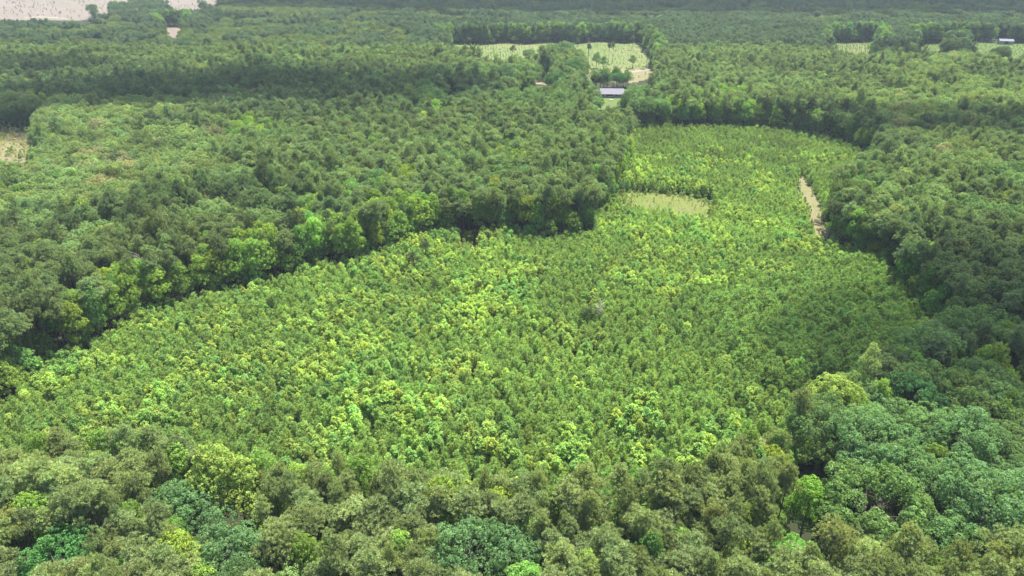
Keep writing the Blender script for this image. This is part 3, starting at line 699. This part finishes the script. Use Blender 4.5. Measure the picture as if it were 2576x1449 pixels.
DIRS = ['right of', 'right below', 'below', 'left below', 'left of', 'left above', 'above', 'right above']
ORD = ['first', 'second', 'third', 'fourth', 'fifth', 'sixth', 'seventh', 'eighth', 'ninth', 'tenth', 'eleventh', 'twelfth', 'thirteenth', 'fourteenth', 'fifteenth', 'sixteenth', 'seventeenth', 'eighteenth', 'nineteenth', 'twentieth', 'twenty-first', 'twenty-second', 'twenty-third', 'twenty-fourth', 'twenty-fifth', 'twenty-sixth', 'twenty-seventh', 'twenty-eighth', 'twenty-ninth', 'thirtieth', 'thirty-first', 'thirty-second', 'thirty-third', 'thirty-fourth', 'thirty-fifth', 'thirty-sixth', 'thirty-seventh', 'thirty-eighth', 'thirty-ninth', 'fortieth']
def look(kind, col):
    if kind == 'ypine': return 'young light green pine'
    if kind == 'sapling': return 'deep green leafy sapling' if col[0] < .1 else 'bright yellow-green leafy sapling'
    if kind == 'pine': return 'mature dark green pine' if col[1] < .125 else 'mature olive-green pine'
    if kind == 'oak': return 'pale tan round-crowned hardwood' if col[0] > .155 else ('light green round-crowned hardwood' if col[0] > .105 else 'dark green round-crowned oak')
    return 'bright green pointed sweetgum'
CATS = {'pine': 'pine tree', 'oak': 'oak tree', 'gum': 'sweetgum tree', 'ypine': 'young pine', 'sapling': 'broadleaf sapling'}
GRPS = {'pine': 'mature pines around the young plantation', 'oak': 'round-crowned hardwoods in the forest', 'gum': 'bright sweetgums standing among the pines',
        'ypine': 'young pines filling the cleared plantation', 'sapling': 'leafy saplings mixed into the young plantation'}
def label_all(kind, idx, u, v, col):
    """each tree is named by how it looks and how it stands to the nearest landmark: second, third ... crown that way"""
    cells = {}
    for i in idx:
        m = min(range(len(MARKS)), key=lambda q: (MARKS[q][0] - u[i]) ** 2 + ((MARKS[q][1] - v[i]) * 1.3) ** 2)
        a = math.atan2(v[i] - MARKS[m][1], u[i] - MARKS[m][0]); d_ = int(round(a / (math.pi / 4))) % 8
        lk = look(kind, col[i]); dd_ = math.hypot(v[i] - MARKS[m][1], u[i] - MARKS[m][0])
        cells.setdefault((lk, d_, m), []).append((dd_, i))
    out = {}
    for (lk, d_, m), L_ in cells.items():
        L_.sort()
        for k, (_, i) in enumerate(L_):
            if k >= len(ORD): out[i] = '%s %s the %s, among the outermost' % (lk, DIRS[d_], MARKS[m][2])
            else: out[i] = '%s, %s one %s the %s' % (lk, ORD[k], DIRS[d_], MARKS[m][2])
    return out

for q in SPECIAL:
    place_tree(q['kind'], NAMES[q['kind']], q['p'], q['s'], q['sz'], rng.random() * 6.28, int(rng.integers(0, 64)), q['col'], q['label'], q['cat'], q['group'])
LIMIT = {'pine': 280, 'oak': 240, 'gum': 200, 'ypine': 295, 'sapling': 290}
for kind in ('pine', 'oak', 'gum', 'ypine', 'sapling'):
    d = gather(kind, ('young', 'mature', 'under')); f = None
    u, v = P(d['x'], d['y'], 16 * d['sz'] if kind in ('pine', 'oak', 'gum') else 5.0)
    Z = HCAM - 10; dist = np.hypot(np.hypot(d['x'], d['y']), Z)
    vis = (u > -10) & (u < 2586) & (v < 1455) & (d['tag'] != 'under')
    size = d['s'] / dist; size[~vis] = -1
    order = np.argsort(-size)[:LIMIT[kind]]; ind = np.zeros(len(u), bool); ind[order] = True; ind &= vis
    labs = label_all(kind, np.nonzero(ind)[0], u, v, d['col'])
    for i in np.nonzero(ind)[0]:
        lab, cat, grp = labs[i], CATS[kind], GRPS[kind]
        place_tree(kind, NAMES[kind], (d['x'][i], d['y'][i]), d['s'][i], d['sz'][i], d['rz'][i], int(d['var'][i]), d['col'][i], lab, cat, grp)
    rest = {k: a[~ind] for k, a in d.items()}
    stuff({'pine': 'pine_wood', 'oak': 'oak_wood', 'gum': 'sweetgum_wood', 'ypine': 'young_pine_plantation', 'sapling': 'sapling_thicket'}[kind], kind, rest,
          {'pine': 'mass of mature dark olive pines covering the ground around the plantation', 'oak': 'mass of round-crowned hardwoods mixed into the pine forest',
           'gum': 'scattered bright green sweetgums and undergrowth through the forest', 'ypine': 'dense rows of young light green pines filling the clearing',
           'sapling': 'bright yellow-green leafy saplings mixed through the young pines'}[kind], 'woodland')
for kind, nm, lb in (('pine', 'distant_pine_forest', 'distant hazy pine forest reaching to the top of the picture'), ('oak', 'distant_hardwoods', 'lighter hardwoods scattered through the distant pine forest')):
    stuff(nm, kind, gather(kind, ('far',)), lb, 'woodland')
stuff('field_seedlings', 'ypine', gather('ypine', ('scrub',)), 'rows of small planted seedlings in the pale far fields', 'seedlings')
stuff('clearing_scrub', 'sapling', gather('sapling', ('scrub',)), 'low scrub growing on the open clearings', 'scrub')

# ------------------------------------------------------------------ dead trees
def dead_tree(x, y, z, ht, spread, label, lean=0.0, col=None, seed=1):
    R = np.random.default_rng(seed); p = G(x, y, z)
    e = bpy.data.objects.new('dead_tree', None); COL.objects.link(e); e.location = (p[0], p[1], 0); e['label'] = label; e['category'] = 'dead tree'
    e.rotation_euler = (lean, 0, R.random())
    pts = [[0, 0, -.3], [.1, 0, ht * .4], [0, .15, ht * .75], [.1, 0, ht]]
    put('trunk', tri_mesh('dead_trunk', *tube(pts, [ht * .018, ht * .014, ht * .008, .03], 7), [M_dead]), parent=e)
    parts = []
    for i in range(26):
        z0 = ht * (.42 + .56 * R.random()); a = R.random() * 6.28; L_ = spread * (1.15 - z0 / ht) * (1 + R.random()) + .5
        d = np.array([math.cos(a), math.sin(a), .35 + .4 * R.random()]); b = np.array([0.05, .05, z0]); m = b + d * L_ * .5 + [0, 0, .15]; t = b + d * L_ + R.normal(size=3) * .3
        parts.append(tube([b, m, t], [.07, .045, .015], 4))
        for _ in range(4):
            t2 = m + (t - m) * R.random() + R.normal(size=3) * L_ * .22 + [0, 0, .2]; parts.append(tube([m + (t - m) * .3, t2], [.03, .01], 3))
    V, F = join(parts); put('branch', tri_mesh('dead_branches', V, F, [M_dead]), parent=e)
    return e
dead_tree(1505, 785, 5, 10, .9, 'white bare dead snag above the young pines beside the low dark pine', .12, seed=2)
dead_tree(355, 665, 15, 18.5, 5.0, 'grey leafless tree on the edge of the left pine stand', 0, seed=3)
dead_tree(890, 1400, 13, 16, 4.0, 'brown bare dead tree in a gap at the bottom edge', .05, seed=4)
dead_tree(865, 178, 12, 17, 5.0, 'pinkish bare tree before the far dark pine stand', 0, seed=5)
dead_tree(1580, 345, 14, 21, 4.0, 'greyish bare tree top at the left corner of the upper plantation', 0, seed=6)
dead_tree(2535, 700, 14, 20, 4.0, 'pinkish bare tree near the right edge in the dark pines', 0, seed=7)
dead_tree(620, 505, 15, 20, 4.0, 'pale bare tree top in the left forest behind the sweetgums', 0, seed=8)
dead_tree(2295, 985, 12, 14, 3.0, 'thin grey bare stem above the oaks at right', 0, seed=9)
dead_tree(1480, 140, 0, 16, 1.0, 'single tall bare trunk standing in the planted field', 0, seed=10)

# ------------------------------------------------------------------ buildings and vehicles
M_roof = simple_mat('pale_metal_roof', (.125, .122, .150), .65, 0, .4, .10)
M_white = simple_mat('white_paint', (.42, .42, .41), .5, 0, 2, .05)
M_grey = simple_mat('grey_siding', (.30, .30, .31), .7, 0, 2, .08)
M_glass = simple_mat('dark_glass', (.03, .04, .05), .1, 0, 2, .1)
M_tyre = simple_mat('tyre_rubber', (.02, .02, .02), .8, 0, 5, .1)
M_dark = simple_mat('carport_interior', (.06, .055, .05), .9, 0, 2, .2)
M_shedroof = simple_mat('galvanised_roof', (.13, .14, .16), .75, 0, .4, .05)
M_wood = simple_mat('weathered_wood', (.32, .26, .2), .8, 0, 3, .2)
M_carblue = simple_mat('dark_car_paint', (.06, .07, .09), .3, .3, 3, .05)
M_carwhite = simple_mat('white_car_paint', (.62, .62, .62), .3, 0, 3, .03)
def box(x0, x1, y0, y1, z0, z1):
    v = np.array([[x, y, z] for z in (z0, z1) for y in (y0, y1) for x in (x0, x1)], float)
    f = np.array([[0, 2, 3, 1], [4, 5, 7, 6], [0, 1, 5, 4], [2, 6, 7, 3], [0, 4, 6, 2], [1, 3, 7, 5]]); return v, f
def mesh_part(name, geo, mat, parent, **pr): return put(name, tri_mesh(name, geo[0], geo[1], [mat]), parent=parent, **pr)
def empty(name, p, rz, label, cat, group=None):
    e = bpy.data.objects.new(name, None); COL.objects.link(e); e.location = (p[0], p[1], 0); e.rotation_euler = (0, 0, rz)
    e['label'] = label; e['category'] = cat
    if group: e['group'] = group
    return e
def slope(x0, x1, y0, z0, y1, z1, t=.12):
    v = np.array([[x0, y0, z0], [x1, y0, z0], [x1, y1, z1], [x0, y1, z1], [x0, y0, z0 + t], [x1, y0, z0 + t], [x1, y1, z1 + t], [x0, y1, z1 + t]], float)
    return v, np.array([[3, 2, 1, 0], [4, 5, 6, 7], [0, 1, 5, 4], [1, 2, 6, 5], [2, 3, 7, 6], [3, 0, 4, 7]])
def gabled(name, p, rz, L_, D, hw, rise, wall, roofm, label, cat, opening=None, wins=()):
    """long house: local x along the ridge, front towards -y"""
    e = empty(name, p, rz, label, cat); h = L_ / 2
    wl_ = [box(-h, h, D - .2, D, 0, hw), box(-h, -h + .2, .2, D - .2, 0, hw), box(h - .2, h, .2, D - .2, 0, hw)]
    xs_ = [-h] + ([opening[0], opening[1]] if opening else []) + [h]
    segs = [(-h, h)] if not opening else [(-h, opening[0]), (opening[1], h)]
    for a, b in segs: wl_.append(box(a, b, 0, .2, 0, hw))
    if opening: wl_.append(box(opening[0], opening[1], 0, .2, hw - .35, hw))
    for s in (-h, h - .2):                                     # gable ends
        v = np.array([[s, 0, hw], [s, D, hw], [s, D / 2, hw + rise], [s + .2, 0, hw], [s + .2, D, hw], [s + .2, D / 2, hw + rise]], float)
        wl_.append((v, np.array([[0, 1, 4, 3], [0, 3, 5, 2], [1, 2, 5, 4], [0, 2, 1, 1], [3, 4, 5, 5]])))
    V, F = join(wl_); me = bpy.data.meshes.new('wall')
    me.from_pydata([tuple(q) for q in V], [], [tuple(dict.fromkeys(int(i) for i in f)) for f in F]); me.materials.append(wall); me.update(); put('wall', me, parent=e)
    ov = .5; k = rise / (D / 2)
    r1 = mesh_part('roof', slope(-h - ov, h + ov, -ov, hw - ov * k + .01, D / 2, hw + rise + .01), roofm, e)
    r2 = mesh_part('roof', slope(-h - ov, h + ov, D + ov, hw - ov * k + .01, D / 2, hw + rise + .01), roofm, e)
    seam = [slope(x - .03, x + .03, -ov, hw - ov * k + .13, D / 2, hw + rise + .13, .05) for x in np.arange(-h, h + .1, .9)]
    s_ = mesh_part('seam', join(seam), roofm, r1)
    mesh_part('ridge_cap', box(-h - ov, h + ov, D / 2 - .2, D / 2 + .2, hw + rise + .10, hw + rise + .2), roofm, e)
    for (x0, x1, z0, z1) in wins:
        w = mesh_part('window', box(x0, x1, -.05, -.002, z0, z1), M_glass, e); mesh_part('frame', box(x0 - .08, x1 + .08, -.04, -.001, z0 - .1, z0 - .01), M_white, w)
    return e
def car(p, rz, mat, label, cat='car'):
    e = empty('parked_car', p, rz, label, cat)
    prof = [(-2.2, .45), (-2.2, .95), (-1.3, 1.05), (-.7, 1.5), (.9, 1.5), (1.5, 1.05), (2.2, .92), (2.2, .45)]
    w = .88; n = len(prof); V = [(x, -w * (1 if z < 1.2 else .82), z) for x, z in prof] + [(x, w * (1 if z < 1.2 else .82), z) for x, z in prof]
    F = [tuple(range(n))[::-1], tuple(range(n, 2 * n))] + [(i, (i + 1) % n, (i + 1) % n + n, i + n) for i in range(n)]
    me = bpy.data.meshes.new('body'); me.from_pydata(V, [], F); me.materials.append(mat); me.update(); put('body', me, parent=e)
    for sgn in (-1, 1): mesh_part('side_window', box(-.9, 1.1, sgn * .80 - .06, sgn * .80 + .06, 1.1, 1.42), M_glass, e)
    mesh_part('windscreen', slope(-.7, .7, -1.33, 1.08, -.76, 1.48, .03), M_glass, e).rotation_euler = (0, 0, -math.pi / 2)
    for x in (-1.35, 1.35):
        for y in (-.85, .85):
            t = mesh_part('wheel', tube([[x, y - .1, .33], [x, y + .1, .33]], [.33, .33], 12), M_tyre, e)
            mesh_part('rim', tube([[x, y - .12, .33], [x, y + .12, .33]], [.17, .17], 10), M_grey, t)
    return e
hz = math.atan2(HOUSE[0], HOUSE[1]) * -.5
hs_ = gabled('farmhouse', HOUSE, hz, 17.0, 10.0, 2.7, 2.9, M_grey, M_roof, 'single-storey house with pale lavender metal roof on the green lawn', 'house',
             opening=(-3.4, 1.6), wins=((3.0, 4.4, 1.0, 2.1), (5.4, 6.8, 1.0, 2.1), (-6.6, -5.2, 1.0, 2.1)))
for x in (-3.3, -.9, 1.5): mesh_part('carport_post', box(x - .08, x + .08, -.3, -.14, 0, 2.5), M_white, hs_)
R3 = Matrix.Rotation(hz, 3, 'Z')
def hp(x, y): q = R3 @ Vector((x, y, 0)); return (HOUSE[0] + q.x, HOUSE[1] + q.y)
car(hp(-.6, 1.2), hz + .05, M_carwhite, 'white car parked in the open bay of the grey roofed house')
car(hp(7.6, 13.5), hz + .5, M_carwhite, 'white car parked behind the right end of the house')
t = empty('picnic_table', hp(-.5, -9.5), hz + .2, 'small white table standing on the lawn in front of the house', 'table')
mesh_part('table_top', box(-1.3, 1.3, -.5, .5, .72, .80), M_white, t)
for y in (-.95, .95): mesh_part('bench', box(-1.2, 1.2, y - .17, y + .17, .42, .48), M_white, t)
for x in (-.9, .9): mesh_part('leg', box(x - .06, x + .06, -1.0, 1.0, .34, .42), M_white, t); mesh_part('leg', box(x - .05, x + .05, -.06, .06, 0, .72), M_white, t)
o = gabled('garden_shed', hp(-11.5, 11), hz + .1, 3.2, 2.6, 2.1, .8, M_wood, M_wood, 'tiny wooden shed behind the driveway left of the house', 'shed')
SHr = math.atan2(SHED[0], SHED[1]) * -.5
o = gabled('metal_barn', SHED, SHr, 12.5, 9, 3.4, 1.6, M_grey, M_shedroof, 'grey metal barn with pale roof at the far right edge of the green field', 'barn', opening=(-2, 1.5))
pp = G(2490, 106, 0)
tr = empty('flatbed_trailer', pp, SHr, 'small white trailer parked in the field left of the metal barn', 'trailer')
mesh_part('deck', box(-2.8, 2.8, -1, 1, .6, .85), M_white, tr); mesh_part('drawbar', box(-4.0, -2.8, -.06, .06, .55, .65), M_grey, tr)
mesh_part('cargo', box(-.8, 1.0, -.7, .7, .853, 1.7), M_white, tr)
for y in (-1.12, 1.12): mesh_part('wheel', tube([[.2, y - .1, .36], [.2, y + .1, .36]], [.36, .36], 12), M_tyre, tr)
gabled('white_cottage', WHITE, .25, 6.5, 6, 2.7, 1.4, M_white, M_grey, 'white cottage wall showing through the trees left of the sandy bank', 'cottage', wins=((-1.8, -1.0, 1.0, 2.0), (.8, 1.6, 1.0, 2.0)))
q = G(36, 328, 0); car(q, .3, M_carwhite, 'white car parked at the edge of the overgrown clearing on the far left')
q = G(50, 325, 0); car(q, .5, M_carblue, 'dark car parked beside the white car in the left clearing')
for k_, (x, y) in enumerate([(74, 350), (80, 344)]):
    q = G(x, y, 0); tk = empty('water_tank', q, .4 * k_, ['white round tank lying in the overgrown clearing, nearer one', 'white round tank in the overgrown clearing, farther one'][k_], 'tank')
    mesh_part('tank_body', tube([[-.9, 0, .8], [-.88, 0, .8], [.88, 0, .8], [.9, 0, .8]], [.3, .7, .7, .3], 14), M_white, tk); mesh_part('cradle', box(-.7, .7, -.5, .5, 0, .2), M_grey, tk)

# ------------------------------------------------------------------ clouds (they throw the broad soft shadows)
m, N, L = new_mat('cloud_vapour')
o_ = N.new('ShaderNodeOutputMaterial'); d_ = N.new('ShaderNodeBsdfDiffuse'); d_.inputs[0].default_value = (.9, .9, .92, 1)
tr_ = N.new('ShaderNodeBsdfTransparent'); lw = N.new('ShaderNodeLayerWeight'); lw.inputs[0].default_value = .5
rp = N.new('ShaderNodeValToRGB'); rp.color_ramp.elements[0].position = .15; rp.color_ramp.elements[1].position = .9
rp.color_ramp.elements[0].color = (.45, .45, .45, 1); rp.color_ramp.elements[1].color = (1, 1, 1, 1)
mx_ = N.new('ShaderNodeMixShader'); L.new(lw.outputs['Facing'], rp.inputs[0]); L.new(rp.outputs[0], mx_.inputs[0])
L.new(d_.outputs[0], mx_.inputs[1]); L.new(tr_.outputs[0], mx_.inputs[2]); L.new(mx_.outputs[0], o_.inputs[0]); M_cloud = m
def ico(seed, rx, ry, rz):
    import bmesh
    bm = bmesh.new(); bmesh.ops.create_icosphere(bm, subdivisions=4, radius=1.0); R = np.random.default_rng(seed)
    ks = R.normal(size=(14, 3)); ks = unit(ks)
    for v_ in bm.verts:
        p = np.array(v_.co); s = 1 + sum(.16 * max(0, p @ k - .55) / .45 for k in ks) + .05 * math.sin(7 * p[0] + 3 * p[1]) ; z = p[2] * rz * (1 if p[2] > 0 else .35)
        v_.co = (p[0] * rx * s, p[1] * ry * s, z * s)
    me = bpy.data.meshes.new('cloud'); bm.to_mesh(me); bm.free(); me.materials.append(M_cloud)
    me.polygons.foreach_set('use_smooth', [True] * len(me.polygons)); return me
def cloud(gx, gy, rx, ry, label, seed, alt=620):
    t = alt / sun_vec[2]; o = put('cloud', ico(seed, rx, ry, 45), (gx + sun_vec[0] * t, gy + sun_vec[1] * t, alt))
    o['kind'] = 'structure'
c = G(730, 235, 15); cloud(c[0], c[1] + 8, 92, 50, '', 1)
c = G(330, 250, 15); cloud(c[0], c[1], 82, 30, '', 6)
c = G(20, 178, 15); cloud(c[0], c[1], 70, 26, '', 7)
c = G(2330, 125, 15); cloud(c[0], c[1], 110, 26, '', 8)
c = G(2430, 830, 15); cloud(c[0] + 12, c[1], 48, 30, '', 2)
c = G(1750, 10, 15); cloud(c[0] + 150, c[1], 560, 130, '', 3)
c = G(2250, 330, 15); cloud(c[0] + 40, c[1] + 16, 60, 28, '', 4)

# ------------------------------------------------------------------ air
m, N, L = new_mat('haze_air')
o_ = N.new('ShaderNodeOutputMaterial'); pv = N.new('ShaderNodeVolumePrincipled')
pv.inputs['Color'].default_value = (.74, .87, 1.0, 1); pv.inputs['Density'].default_value = HAZE_DENSITY; pv.inputs['Anisotropy'].default_value = 0.0
L.new(pv.outputs[0], o_.inputs['Volume'])
v_, f_ = box(-9200, 9200, -3200, 15200, -1.0, HCAM + 6)
hz_o = put('haze', tri_mesh('haze', v_, f_, [m])); hz_o['kind'] = 'stuff'
